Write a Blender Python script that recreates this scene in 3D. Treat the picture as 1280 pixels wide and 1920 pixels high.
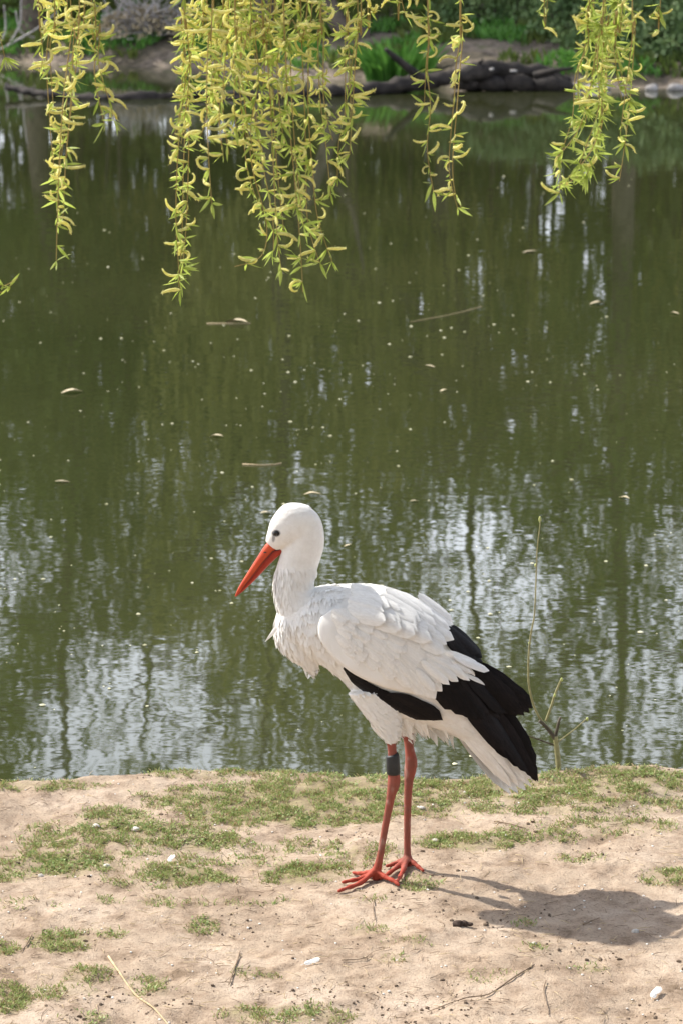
import bpy, math, random
from mathutils import Vector, Matrix, noise
random.seed(7)
R = math.radians
scene = bpy.context.scene
for o in list(bpy.data.objects): bpy.data.objects.remove(o)

# ------------------------------------------------------------------ camera
H, FPX, CX, CY = 2.10, 4866.0, 640.0, 960.0
TH = math.atan(1084 / FPX)
cam_data = bpy.data.cameras.new('camera'); cam = bpy.data.objects.new('camera', cam_data)
scene.collection.objects.link(cam); scene.camera = cam
cam.location = (0, 0, H); cam.rotation_euler = (math.pi / 2 - TH, 0, 0)
cam_data.sensor_fit = 'VERTICAL'; cam_data.sensor_height = 36; cam_data.sensor_width = 24
cam_data.lens = 36 * FPX / 1920
cam_data.clip_start = 0.1; cam_data.clip_end = 1500
cam_data.dof.use_dof = True; cam_data.dof.focus_distance = 5.84; cam_data.dof.aperture_fstop = 10

# ------------------------------------------------------------------ light
SUN_EL, SUN_AZ = R(46.5), R(-60)          # azimuth from +Y towards +X
world = bpy.data.worlds.new('World'); scene.world = world; world.use_nodes = True
wn = world.node_tree.nodes; wl = world.node_tree.links
bg = wn['Background']
sky = wn.new('ShaderNodeTexSky'); sky.sky_type = 'NISHITA'; sky.sun_disc = False
sky.sun_elevation = SUN_EL; sky.sun_rotation = SUN_AZ; sky.dust_density = 2.5; sky.air_density = 1.0
# bright broken cloud over the whole sky
wtc = wn.new('ShaderNodeTexCoord'); wmp = wn.new('ShaderNodeMapping'); wmp.inputs['Scale'].default_value = (1, 1, 2.6)
wno = wn.new('ShaderNodeTexNoise'); wno.inputs['Scale'].default_value = 2.2; wno.inputs['Detail'].default_value = 7
wra = wn.new('ShaderNodeMapRange'); wra.inputs[1].default_value = .26; wra.inputs[2].default_value = .42; wra.inputs[3].default_value = .05; wra.inputs[4].default_value = .85
wmx = wn.new('ShaderNodeMix'); wmx.data_type = 'RGBA'; wmx.inputs[7].default_value = (21.5, 22.6, 25.2, 1)
wl.new(wtc.outputs['Generated'], wmp.inputs[0]); wl.new(wmp.outputs[0], wno.inputs['Vector']); wse = wn.new('ShaderNodeSeparateXYZ'); wl.new(wtc.outputs['Generated'], wse.inputs[0])
wma = wn.new('ShaderNodeMath'); wma.operation = 'MULTIPLY_ADD'; wma.inputs[1].default_value = -.42   # cloud thins out overhead
wl.new(wse.outputs['Z'], wma.inputs[0]); wl.new(wno.outputs['Fac'], wma.inputs[2]); wl.new(wma.outputs[0], wra.inputs[0])
wl.new(wra.outputs[0], wmx.inputs[0]); wl.new(sky.outputs[0], wmx.inputs[6]); wl.new(wmx.outputs[2], bg.inputs[0]); bg.inputs[1].default_value = 0.108
sd = bpy.data.lights.new('sun', 'SUN'); sd.energy = 5.0; sd.angle = R(0.8); sd.color = (1, .955, .88)
sun = bpy.data.objects.new('sun', sd); scene.collection.objects.link(sun)
sdir = Vector((math.sin(SUN_AZ) * math.cos(SUN_EL), math.cos(SUN_AZ) * math.cos(SUN_EL), math.sin(SUN_EL)))
sun.rotation_euler = (-sdir).to_track_quat('-Z', 'Y').to_euler(); sun.location = (-6, 4, 12)
scene.view_settings.view_transform = 'Standard'; scene.view_settings.look = 'None'
scene.view_settings.exposure = 0.5; scene.view_settings.gamma = 1
scene.render.engine = 'CYCLES'

# ------------------------------------------------------------------ helpers
c_, s_ = math.cos(TH), math.sin(TH)
def ray(px, py):
    a, b = (px - CX) / FPX, -(py - CY) / FPX
    return Vector((a, b * s_ + c_, b * c_ - s_))
def P(px, py, Y):                 # world point seen at photo pixel, at distance Y
    d = ray(px, py); t = Y / d.y
    return Vector((d.x * t, Y, H + d.z * t))
def GP(px, py, z=0.0):            # world point on level z
    d = ray(px, py); t = (z - H) / d.z
    return Vector((d.x * t, d.y * t, z))
def to_px(v):
    x, y, z = v[0], v[1], v[2] - H
    dep = y * c_ - z * s_; up = y * s_ + z * c_
    return CX + FPX * x / dep, CY - FPX * up / dep
def mpp(p): return (p[1] * c_ - (p[2] - H) * s_) / FPX    # metres per photo pixel
def lerp(a, b, t): return a + (b - a) * t
def smooth(a, b, x):
    t = min(1, max(0, (x - a) / (b - a))); return t * t * (3 - 2 * t)
def interp(tab, x):
    if x <= tab[0][0]: return tab[0][1]
    for (x0, y0), (x1, y1) in zip(tab, tab[1:]):
        if x <= x1: return y0 + (y1 - y0) * (x - x0) / (x1 - x0)
    return tab[-1][1]
def catmull(ctrl, n):
    out = []; m = len(ctrl)
    for i in range(m - 1):
        p0, p1, p2, p3 = ctrl[max(i - 1, 0)], ctrl[i], ctrl[i + 1], ctrl[min(i + 2, m - 1)]
        for k in range(n):
            t = k / n
            out.append([.5 * (2 * b + (c - a) * t + (2 * a - 5 * b + 4 * c - d) * t * t + (3 * b - a - 3 * c + d) * t ** 3)
                        for a, b, c, d in zip(p0, p1, p2, p3)])
    out.append(list(ctrl[-1])); return out
rnd = random.uniform

class MB:
    def __init__(s): s.V = []; s.F = []; s.M = []
    def tube(s, pts, radii, sides=6, lat=None, ratio=None, m=0):
        """pts: Vectors; radii: floats; lat: fixed lateral axis; ratio: lateral radius list"""
        n = len(pts); b0 = len(s.V); ref = None
        for i, p in enumerate(pts):
            t = (pts[min(i + 1, n - 1)] - pts[max(i - 1, 0)]).normalized()
            if lat is not None: a = (lat - t * lat.dot(t)).normalized()
            else:
                if ref is None: ref = Vector((0, 0, 1)) if abs(t.z) < .8 else Vector((1, 0, 0))
                a = (ref - t * ref.dot(t)).normalized(); ref = a
            b = t.cross(a); ra = ratio[i] if ratio else radii[i]
            for k in range(sides):
                w = 2 * math.pi * k / sides
                s.V.append(p + a * (ra * math.cos(w)) + b * (radii[i] * math.sin(w)))
        for i in range(n - 1):
            for k in range(sides):
                k2 = (k + 1) % sides
                s.F.append((b0 + i * sides + k, b0 + i * sides + k2, b0 + (i + 1) * sides + k2, b0 + (i + 1) * sides + k)); s.M.append(m)
        s.F.append(tuple(b0 + k for k in range(sides))[::-1]); s.M.append(m)
        s.F.append(tuple(b0 + (n - 1) * sides + k for k in range(sides))); s.M.append(m)
    def face(s, pts, m=0):
        b = len(s.V); s.V.extend(pts); s.F.append(tuple(range(b, b + len(pts)))); s.M.append(m)
    def blob(s, c, rx, ry, rz, seed=0, amp=.25, seg=7, rings=5, m=0):
        b = len(s.V)
        def q(u, v):
            d = Vector((math.cos(u) * math.sin(v), math.sin(u) * math.sin(v), math.cos(v)))
            k = 1 + amp * noise.noise(d * 1.3 + Vector((seed * 3.1, seed * 1.7, seed)))  + amp * .4 * noise.noise(d * 3.4 + Vector((seed, 9, 2)))
            return Vector((c[0] + d.x * rx * k, c[1] + d.y * ry * k, c[2] + d.z * rz * k))
        s.V.append(q(0, 0))
        for j in range(1, rings):
            for i in range(seg): s.V.append(q(2 * math.pi * i / seg, math.pi * j / rings))
        s.V.append(q(0, math.pi)); e = len(s.V) - 1
        for i in range(seg):
            i2 = (i + 1) % seg
            s.F.append((b, b + 1 + i, b + 1 + i2)); s.M.append(m)
            s.F.append((e, b + 1 + (rings - 2) * seg + i2, b + 1 + (rings - 2) * seg + i)); s.M.append(m)
            for j in range(rings - 2):
                s.F.append((b + 1 + j * seg + i, b + 1 + (j + 1) * seg + i, b + 1 + (j + 1) * seg + i2, b + 1 + j * seg + i2)); s.M.append(m)
    def add_mesh(s, me, mat, m=0):
        b = len(s.V)
        s.V.extend(mat @ v.co for v in me.vertices)
        for p in me.polygons: s.F.append(tuple(b + i for i in p.vertices)); s.M.append(m)
    def mesh(s, name, mats, off=Vector((0, 0, 0)), smooth_=True):
        me = bpy.data.meshes.new(name)
        me.from_pydata([tuple(v - off) for v in s.V], [], s.F)
        for mt in (mats if isinstance(mats, (list, tuple)) else [mats]): me.materials.append(mt)
        if len(set(s.M)) > 1: me.polygons.foreach_set('material_index', s.M)
        if smooth_: me.polygons.foreach_set('use_smooth', [True] * len(me.polygons))
        me.update(); return me
    def build(s, name, mats, parent=None, off=None, smooth_=True):
        off = off if off is not None else (parent_loc(parent) if parent else Vector((0, 0, 0)))
        o = bpy.data.objects.new(name, s.mesh(name, mats, off, smooth_))
        scene.collection.objects.link(o)
        if parent: o.parent = parent
        else: o.location = off
        return o
def parent_loc(p):
    v = Vector((0, 0, 0))
    while p: v = v + p.location; p = p.parent
    return v
def tag(o, label=None, cat=None, group=None, kind=None):
    if label: o['label'] = label
    if cat: o['category'] = cat
    if group: o['group'] = group
    if kind: o['kind'] = kind
    return o
def empty(name, loc, label, cat, group=None):
    o = bpy.data.objects.new(name, None); o.location = loc; o.empty_display_size = .1
    scene.collection.objects.link(o); return tag(o, label, cat, group)
def inst(name, me, mat, parent):
    """object sharing mesh data, world matrix mat, under parent (parents carry translation only)"""
    o = bpy.data.objects.new(name, me); scene.collection.objects.link(o)
    if parent: o.parent = parent; mat = Matrix.Translation(-parent_loc(parent)) @ mat
    o.matrix_local = mat if parent else mat
    return o
def frame(o, x, z, sx=1, sy=1, sz=1):
    x = x.normalized(); z = (z - x * z.dot(x)).normalized(); y = z.cross(x)
    return Matrix(((x.x * sx, y.x * sy, z.x * sz, o.x), (x.y * sx, y.y * sy, z.y * sz, o.y), (x.z * sx, y.z * sy, z.z * sz, o.z), (0, 0, 0, 1)))
def rvec():
    while True:
        v = Vector((rnd(-1, 1), rnd(-1, 1), rnd(-1, 1)))
        if .05 < v.length < 1: return v.normalized()

# ------------------------------------------------------------------ materials
class NT:
    def __init__(s, name):
        s.m = bpy.data.materials.new(name); s.m.use_nodes = True
        s.t = s.m.node_tree; s.b = s.t.nodes['Principled BSDF']
    def n(s, typ, **kw):
        nd = s.t.nodes.new('ShaderNode' + typ)
        for k, v in kw.items():
            if k in nd.inputs: nd.inputs[k].default_value = v
            else: setattr(nd, k, v)
        return nd
    def l(s, a, b): s.t.links.new(a, b)
    def noise(s, scale, detail=4, rough=.55, coord=None):
        nd = s.n('TexNoise', Scale=scale, Detail=detail, Roughness=rough)
        if coord is None: coord = s.n('TexCoord').outputs['Object']
        s.l(coord, nd.inputs['Vector']); return nd.outputs['Fac']
    def ramp(s, fac, stops):
        r = s.n('ValToRGB'); e = r.color_ramp.elements
        while len(e) < len(stops): e.new(.5)
        for el, (p, c) in zip(e, stops): el.position = p; el.color = (*c, 1)
        s.l(fac, r.inputs[0]); return r.outputs[0]
    def mix(s, fac, a, b, blend='MIX'):
        m = s.n('Mix', data_type='RGBA', blend_type=blend)
        for v, i in ((fac, 0), (a, 6), (b, 7)):
            if isinstance(v, (int, float)): m.inputs[i].default_value = v
            elif isinstance(v, tuple): m.inputs[i].default_value = (*v, 1)
            else: s.l(v, m.inputs[i])
        return m.outputs[2]
    def bump(s, h, strength, dist):
        b = s.n('Bump', Strength=strength, Distance=dist); s.l(h, b.inputs['Height']); s.l(b.outputs[0], s.b.inputs['Normal'])
def simple(name, c1, c2, scale=8, rough=.7, bump=.3, bdist=.004, trans=0, spec=.3, rand=0.0, sss=0):
    t = NT(name); f = t.noise(scale)
    col = t.ramp(f, [(.32, c1), (.68, c2)])
    if rand:
        oi = t.n('ObjectInfo'); hs = t.n('HueSaturation')
        mr = t.n('MapRange'); mr.inputs[3].default_value = 1 - rand; mr.inputs[4].default_value = 1 + rand
        t.l(oi.outputs['Random'], mr.inputs[0]); t.l(mr.outputs[0], hs.inputs['Value']); t.l(col, hs.inputs['Color']); col = hs.outputs[0]
    t.l(col, t.b.inputs['Base Color']); t.b.inputs['Roughness'].default_value = rough
    t.b.inputs['Specular IOR Level'].default_value = spec
    if bump: t.bump(t.noise(scale * 4), bump, bdist)
    if trans:
        out = t.t.nodes['Material Output']; tr = t.n('BsdfTranslucent'); t.l(col, tr.inputs[0])
        mx = t.n('MixShader', Fac=trans); t.l(t.b.outputs[0], mx.inputs[1]); t.l(tr.outputs[0], mx.inputs[2]); t.l(mx.outputs[0], out.inputs[0])
    return t.m
M = {}
# sand of the near bank; attribute 'cover' = how much humus and moss lies in it
t = NT('sand'); oc = t.n('TexCoord').outputs['Object']
base = t.ramp(t.noise(3.2, 6, .6, oc), [(.3, (.30, .228, .165)), (.5, (.405, .315, .232)), (.72, (.465, .375, .292))])
grain = t.ramp(t.noise(170, 4, .75, oc), [(.32, (.42, .39, .37)), (.47, (.97, .97, .97)), (.75, (1.14, 1.12, 1.1))])
base = t.mix(.8, base, grain, 'MULTIPLY')
damp = t.ramp(t.noise(11, 7, .7, oc), [(.33, (.46, .42, .38)), (.45, (.84, .81, .79)), (.55, (1.02, 1.02, 1.02)), (.68, (1.1, 1.09, 1.08))])
base = t.mix(.95, base, damp, 'MULTIPLY')
at = t.n('Attribute', attribute_name='cover')
humus = t.ramp(t.noise(45, 4, .6, oc), [(.35, (.14, .11, .06)), (.6, (.25, .225, .10))])
base = t.mix(at.outputs['Fac'], base, humus)
t.l(base, t.b.inputs['Base Color']); t.b.inputs['Roughness'].default_value = .95; t.b.inputs['Specular IOR Level'].default_value = .12
ad = t.n('Math', operation='ADD'); t.l(t.noise(55, 6, .7, oc), ad.inputs[0]); t.l(t.noise(300, 2, .5, oc), ad.inputs[1])
t.bump(ad.outputs[0], .55, .006); M['sand'] = t.m
# far bank soil
t = NT('bank_soil'); oc = t.n('TexCoord').outputs['Object']
base = t.ramp(t.noise(.9, 6, .65, oc), [(.30, (.06, .05, .03)), (.46, (.13, .105, .07)), (.58, (.24, .19, .15)), (.66, (.12, .13, .05)), (.8, (.07, .085, .03))])
base = t.mix(.8, base, t.ramp(t.noise(7, 6, .75, oc), [(.36, (.35, .33, .28)), (.52, (1, 1, 1)), (.7, (1.35, 1.3, 1.2))]), 'MULTIPLY')
t.l(base, t.b.inputs['Base Color']); t.b.inputs['Roughness'].default_value = .95
t.bump(t.noise(9, 6, .7, oc), .8, .08); M['bank'] = t.m
# water: murky green pond with small ripples
t = NT('pond_water'); oc = t.n('TexCoord').outputs['Object']
murk = t.ramp(t.noise(.22, 3, .5, oc), [(.3, (.026, .032, .011)), (.7, (.040, .044, .017))])
t.l(murk, t.b.inputs['Base Color']); t.b.inputs['Roughness'].default_value = .02; t.b.inputs['IOR'].default_value = 1.333
def sc_noise(scale, sx, sy, detail, amp):
    mp = t.n('Mapping'); mp.inputs['Scale'].default_value = (sx, sy, 1); t.l(oc, mp.inputs[0])
    f = t.noise(scale, detail, .5, mp.outputs[0]); m = t.n('Math', operation='MULTIPLY'); t.l(f, m.inputs[0]); m.inputs[1].default_value = amp; return m.outputs[0]
a = t.n('Math', operation='ADD'); t.l(sc_noise(11, 1, 1.25, 2, .00017), a.inputs[0]); t.l(sc_noise(3.4, 1, 1.3, 2, .0008), a.inputs[1])
t.bump(a.outputs[0], 1.0, 1.0); M['water'] = t.m

M['grass'] = simple('grass_blade', (.28, .34, .10), (.50, .54, .25), 30, .6, 0, trans=.35)
M['grass_dark'] = simple('herb_leaf', (.17, .25, .065), (.33, .41, .15), 40, .55, 0, trans=.25)
M['straw'] = simple('dry_straw', (.42, .31, .17), (.60, .48, .30), 60, .8, .2)
M['twig'] = simple('dry_twig', (.16, .11, .07), (.30, .22, .15), 50, .85, .4)
M['crumb'] = simple('soil_crumb', (.07, .05, .035), (.20, .145, .10), 40, .95, .3)
M['pale'] = simple('pale_fleck', (.62, .58, .52), (.80, .77, .72), 60, .8, .2)
M['stone'] = simple('grey_stone', (.22, .205, .19), (.40, .375, .35), 9, .9, .6, .02)
M['pebble'] = simple('white_pebble', (.42, .38, .33), (.64, .60, .55), 60, .7, .3)
M['clod'] = simple('dark_clod', (.035, .022, .016), (.09, .06, .045), 60, .9, .6)
M['fleck'] = simple('floating_fleck', (.34, .33, .17), (.62, .60, .42), 30, .8, 0)
M['leafpale'] = simple('fallen_leaf', (.50, .40, .24), (.68, .60, .42), 30, .8, 0, rand=.25)
def feather_mat(name, c1, c2, rough, spec, trans, rand):
    m = simple(name, c1, c2, 9, rough, 0, trans=trans, spec=spec, rand=rand); t = NT.__new__(NT); t.m = m; t.t = m.node_tree; t.b = t.t.nodes['Principled BSDF']
    mp = t.n('Mapping'); mp.inputs['Scale'].default_value = (26, 5, 5); mp.inputs['Rotation'].default_value = (0, 0, .6); t.l(t.n('TexCoord').outputs['Object'], mp.inputs[0])
    t.bump(t.noise(2.2, 3, .6, mp.outputs[0]), .35, .004); return m
M['feather_w'] = feather_mat('white_feather', (.79, .765, .72), (.88, .86, .82), .85, .1, .06, .05)
M['feather_b'] = feather_mat('black_feather', (.004, .0035, .0045), (.012, .009, .009), .55, .12, 0, .3)
M['bill'] = simple('red_bill', (.50, .050, .014), (.66, .10, .026), 22, .4, .12, .002, spec=.4)
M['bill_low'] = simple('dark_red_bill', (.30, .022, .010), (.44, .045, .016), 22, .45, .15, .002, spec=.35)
M['eye'] = simple('dark_eye', (.006, .005, .005), (.012, .009, .008), 20, .12, 0, spec=.6)
M['ring'] = simple('leg_ring', (.012, .013, .014), (.03, .032, .034), 40, .45, .2, spec=.4)
M['catkin'] = simple('yellow_catkin', (.76, .72, .23), (.90, .87, .47), 160, .85, .5, .002, trans=.48, spec=.1, rand=.22)
M['wleaf'] = simple('willow_leaf', (.38, .50, .07), (.58, .67, .17), 40, .5, 0, trans=.55, rand=.32)
M['wtwig'] = simple('willow_twig', (.28, .20, .06), (.36, .27, .09), 40, .7, .2)
M['bark'] = simple('tree_bark', (.055, .042, .032), (.15, .12, .09), 6, .95, .9, .03)
M['barkw'] = simple('willow_bark', (.10, .08, .055), (.22, .18, .13), 14, .95, .9, .02)
M['log'] = simple('wet_log', (.012, .010, .009), (.05, .04, .033), 7, .8, .8, .03)
M['paleb'] = simple('pale_branch', (.36, .32, .30), (.52, .48, .45), 12, .9, .3)
M['brush'] = simple('dry_brush', (.30, .24, .15), (.48, .40, .27), 6, .9, 0, trans=.15)
M['fol_willow'] = simple('far_willow_leaf', (.17, .19, .04), (.30, .29, .085), 1.2, .6, 0, trans=.45)
M['fol_green'] = simple('far_green_leaf', (.07, .105, .022), (.15, .19, .04), 1.2, .6, 0, trans=.4)
M['fol_dark'] = simple('far_ivy_leaf', (.065, .12, .035), (.18, .25, .09), 2.5, .5, 0, trans=.2)
M['fol_bright'] = simple('far_plant_leaf', (.06, .17, .025), (.13, .29, .05), 3, .45, 0, trans=.35)
M['shrubtwig'] = simple('sapling_twig', (.22, .20, .09), (.36, .33, .17), 60, .7, .3)
M['shrubdark'] = simple('sapling_stub', (.05, .04, .03), (.12, .10, .07), 60, .8, .3)
M['bud'] = simple('sapling_bud', (.34, .40, .10), (.50, .52, .20), 60, .6, 0)
# stork skin and plumage: colour follows the painted part of the body
t = NT('stork_body'); at = t.n('Attribute', attribute_name='Col')
vv = t.ramp(t.noise(60, 4, .6), [(.3, (.84, .82, .80)), (.65, (1, 1, 1))])
t.l(t.mix(.6, at.outputs['Color'], vv, 'MULTIPLY'), t.b.inputs['Base Color'])
t.b.inputs['Roughness'].default_value = .72; t.b.inputs['Specular IOR Level'].default_value = .2
t.bump(t.noise(130, 4, .6), .35, .004); M['stork'] = t.m

# ------------------------------------------------------------------ near bank
EDGE = [(GP(x, y)[0], GP(x, y)[1]) for x, y in ((-900, 1478), (0, 1474), (190, 1466), (330, 1452), (450, 1447), (540, 1449), (620, 1461), (780, 1466), (930, 1465), (1020, 1454), (1150, 1450), (1280, 1446), (2300, 1450))]
PATCH = [  # photo px: cx, cy, rx, ry, density
 (70,1482,100,9,.55),(360,1456,70,8,.6),(440,1449,60,6,.7),(530,1455,30,12,.8),(560,1496,165,26,1),(620,1528,120,20,1),(470,1528,110,18,.8),(330,1500,70,12,.35),
 (850,1490,130,22,.8),(1010,1485,130,26,.85),(1150,1476,140,22,.8),(1240,1498,60,20,.6),(1060,1518,190,14,.5),(760,1520,90,16,.7),(700,1478,80,10,.7),
 (215,1545,62,24,.9),(120,1560,70,20,.4),(350,1570,95,20,.75),(95,1622,115,22,.75),(20,1640,50,14,.7),(300,1605,60,14,.35),(350,1640,75,17,.9),(270,1655,60,12,.4),
 (570,1636,68,15,.9),(640,1490,140,30,.9),(900,1478,160,18,.8),(420,1505,120,22,.7),(150,1590,120,20,.5),(450,1612,90,12,.3),(680,1612,60,20,.4),(570,1585,90,10,.3),(880,1582,85,13,.9),(1000,1570,80,12,.3),(1130,1555,120,14,.35),(1250,1642,40,14,.7),(1090,1608,40,8,.25),
 (112,1768,50,18,1),(190,1752,50,10,.45),(12,1780,22,16,.9),(380,1732,26,12,.6),(165,1832,40,16,.5),(285,1850,40,18,.5),(15,1872,40,24,.8),(110,1865,60,14,.4),(330,1690,60,10,.35),(210,1690,30,8,.3),
 (520,1908,90,16,.6),(590,1904,60,16,.7),(160,1912,40,10,.4),(790,1660,36,12,.55),(690,1746,30,8,.4),(740,1802,25,8,.4),(1100,1816,32,9,.3),(760,1775,40,10,.3),(1000,1782,26,6,.25),
 (470,1690,60,8,.2),(700,1690,20,6,.3),(980,1733,24,8,.3),(910,1835,60,10,.1),(480,1825,40,10,.25),(40,1700,60,10,.15)]
def cover(px, py):
    best = 0
    for cx, cy, rx, ry, d in PATCH:
        q = ((px - cx) / rx) ** 2 + ((py - cy) / ry) ** 2
        if q < 2.2: best = max(best, d * (1 - smooth(.45, 2.2, q)))
    return best
def edge_y(x): return interp(EDGE, x)
def G(x, y):
    v = Vector((x, y, 0))
    z = .016 * noise.noise(v * 2.3) + .010 * noise.noise(v * 6 + Vector((3, 1, 0))) + 0.0062 * noise.noise(v * 15) + .0036 * noise.noise(v * 42) + .0012 * noise.noise(v * 110)
    near = smooth(9, 5, y) * 1.0
    d = y - (edge_y(x) + .015 * noise.noise(Vector((x * 9, 4, 0))))
    z += .012 * smooth(-.5, -.05, d)
    if d > -.02: z -= .55 * smooth(-.02, .75, d) + .06 * smooth(-.01, .10, d)
    if y < 4: z += .02 * (4 - y)
    return z
def lines(lo, a, b, hi, fine, grow):
    out = []; x = a
    while x < b: out.append(x); x += fine
    out.append(b); st = fine; x = b
    while x < hi: st *= grow; x += st; out.append(min(x, hi))
    st = fine; x = a; pre = []
    while x > lo: st *= grow; x -= st; pre.append(max(x, lo))
    return pre[::-1] + out
XS = lines(-60, -1.0, 1.15, 60, .0085, 1.25); YS = lines(-25, 4.75, 6.75, 8.5, .0085, 1.25)
mb = MB(); cov = []
for y in YS:
    for x in XS:
        mb.V.append(Vector((x, y, G(x, y)))); px, py = to_px((x, y, 0)) if y > 4 else (0, 9999)
        n = noise.noise(Vector((x * 22, y * 22, 1))) * .35 + noise.noise(Vector((x * 60, y * 60, 5))) * .25
        c = cover(px, py); cov.append(max(0, min(.6, c * .75 + (n if c > .05 else 0) - .12)))
nx = len(XS)
for j in range(len(YS) - 1):
    for i in range(nx - 1): mb.F.append((j * nx + i, j * nx + i + 1, (j + 1) * nx + i + 1, (j + 1) * nx + i)); mb.M.append(0)
bank = tag(mb.build('sandy_bank', M['sand']), kind='structure')
bank.data.attributes.new('cover', 'FLOAT', 'POINT').data.foreach_set('value', cov)

# ------------------------------------------------------------------ water and far bank
WZ = -.13
mb = MB(); mb.face([Vector((-160, 5.5, WZ)), Vector((160, 5.5, WZ)), Vector((160, 75, WZ)), Vector((-160, 75, WZ))])
tag(mb.build('pond_water', M['water']), kind='structure')
SHORE = sorted((GP(x, y, WZ)[0], GP(x, y, WZ)[1]) for x, y in ((-600, 116), (0, 118), (200, 122), (400, 128), (560, 146), (700, 150), (880, 158), (1050, 163), (1280, 166), (2000, 166)))
def shore(x): return interp(SHORE, x) + .35 * noise.noise(Vector((x * .7, 0, 3))) + .12 * noise.noise(Vector((x * 2.6, 0, 8)))
def FZ(x, y):
    d = y - shore(x)
    z = WZ + (-.5 * smooth(0, -2, d) if d < 0 else .26 * smooth(0, .7, d) + .115 * max(0, min(d, 16)) )
    return z + .10 * noise.noise(Vector((x * .8, y * .8, 0))) * smooth(-.2, 1.5, d) + .04 * noise.noise(Vector((x * 3, y * 3, 2))) * smooth(-.1, .5, d)
XF = lines(-350, -9, 9, 350, .14, 1.25); YF = lines(33, 35, 52, 500, .14, 1.25)
mb = MB()
for y in YF:
    for x in XF: mb.V.append(Vector((x, y, FZ(x, y))))
nx = len(XF)
for j in range(len(YF) - 1):
    for i in range(nx - 1): mb.F.append((j * nx + i, j * nx + i + 1, (j + 1) * nx + i + 1, (j + 1) * nx + i)); mb.M.append(0)
tag(mb.build('far_bank', M['bank']), kind='structure')

def leaf_face(mb, p, size, n=None, asp=.5, d=None, m=0):
    d = d or rvec(); n = n or rvec(); s = d.cross(n)
    if s.length < .05: return
    s = s.normalized() * size * asp
    mb.face([p, p + d * size * .45 + s * .5, p + d * size, p + d * size * .45 - s * .5], m)

def gap(p):       # where the canopy lets the sky through
    q = Vector((p.x, p.y * .3, p.z))
    o = Vector((58.5307, 80.1674, .6025))
    nn = 1.5 * noise.noise(q * .40 + o) + .5 * noise.noise(q * 1.05 + o * 2 + Vector((7, 0, 0))) + .12 * noise.noise(p * 3.6)
    return nn < lerp(-.70, .06, smooth(6.5, 12.0, p.z)) and random.random() < .90
# far trees: trunk, limbs and a gappy crown
def far_tree(name, x, y, h, kind, label, seed, lean=0, tr=.22, dens=1.0, group='trees on the far bank'):
    random.seed(seed); z0 = FZ(x, y) - .15
    root = empty(name, (x, y, z0), label, 'tree', group)
    b = Vector((x, y, z0)); top = b + Vector((lean, rnd(-.4, .4), h * .62))
    pts = [b, b.lerp(top, .25) + Vector((rnd(-.35, .35), 0, 0)), b.lerp(top, .6) + Vector((rnd(-.6, .6), rnd(-.2, .2), 0)), top, top + Vector((rnd(-.5, .5), rnd(-.4, .4), h * .3))]
    P5 = [Vector(q) for q in catmull([tuple(q) for q in pts], 4)]
    tk = MB(); n = len(P5)
    tr *= .75; tk.tube(P5, [tr * (1 - .85 * i / (n - 1)) + (.12 if i == 0 else 0) for i in range(n)], 9)
    tk.build('trunk', M['bark'], root)
    cr = MB(); ends = []
    for k in range(11 if kind != 'bare' else 13):
        f = rnd(.28, .98); s = P5[int(f * (n - 1))]; a = rnd(0, 6.28); L = h * rnd(.16, .34) * (1.15 - .5 * f)
        e = s + Vector((math.cos(a) * L, math.sin(a) * L * .8, L * rnd(.35, .9)))
        mid = s.lerp(e, .5) + Vector((0, 0, -L * .08)) + rvec() * L * .08; lm = MB()
        lm.tube([s, mid, e], [tr * .36 * (1 - .5 * f) + .02, tr * .2 * (1 - .5 * f) + .015, .012], 5)
        for q in range(5):
            s2 = s.lerp(e, rnd(.35, 1)); a2 = a + rnd(-1.3, 1.3); L2 = L * rnd(.3, .6)
            e2 = s2 + Vector((math.cos(a2) * L2, math.sin(a2) * L2, L2 * rnd(0, .8)))
            lm.tube([s2, s2.lerp(e2, .5) + rvec() * .06, e2], [.026, .016, .008], 4); ends.append((s2, e2))
            for q3 in range(3):
                s3 = s2.lerp(e2, rnd(.3, 1)); e3 = s3 + (rvec() + Vector((0, 0, .3))) * L2 * rnd(.25, .5)
                lm.tube([s3, e3], [.011, .005], 3); ends.append((s3, e3))
        lm.build('limb', M['bark'], root)
    # leaf clumps through the crown, with gaps that widen towards the top
    rw = h * .19; zc = h * .56; nlv = int(12500 * dens); got = 0; tr_ = 0
    while got < nlv and tr_ < nlv * 6:
        tr_ += 1
        v = rvec() * rnd(0, 1) ** .4; v.z = math.copysign(abs(v.z) ** .75, v.z); p = Vector((x + lean + v.x * rw, y + v.y * rw * .8, z0 + zc + v.z * h * .44))
        if gap(p): continue
        got += 1
        if kind == 'willow': leaf_face(cr, p, rnd(.12, .26), rvec(), .34, (Vector((rnd(-.5, .5), rnd(-.5, .5), -1))).normalized())
        else: leaf_face(cr, p, rnd(.11, .22), None, .7)
    for s2, e2 in ends:
        if kind == 'willow':
            for q in range(int(3 * dens)):
                p = s2.lerp(e2, rnd(.2, 1)); L = rnd(.5, .5 + h * .22); sw = rnd(-.1, .1)
                nl = int(L / .085)
                for i in range(nl):
                    u = i / nl; pp = p + Vector((sw * u, rnd(-.02, .02), -L * u))
                    if gap(pp): continue
                    leaf_face(cr, pp, rnd(.07, .13), rvec(), .34, (Vector((rnd(-1, 1), rnd(-1, 1), -.9))).normalized())
        else:
            c = int((16 if kind == 'green' else 5) * dens)
            for q in range(c):
                p = s2.lerp(e2, rnd(.1, 1.1)) + rvec() * rnd(0, .32)
                if gap(p): continue
                leaf_face(cr, p, rnd(.07, .15), None, .7)
    mt = M['fol_willow'] if kind == 'willow' else M['fol_green']
    tag(cr.build('crown', mt, root, smooth_=False), kind='stuff')
    return root
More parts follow.
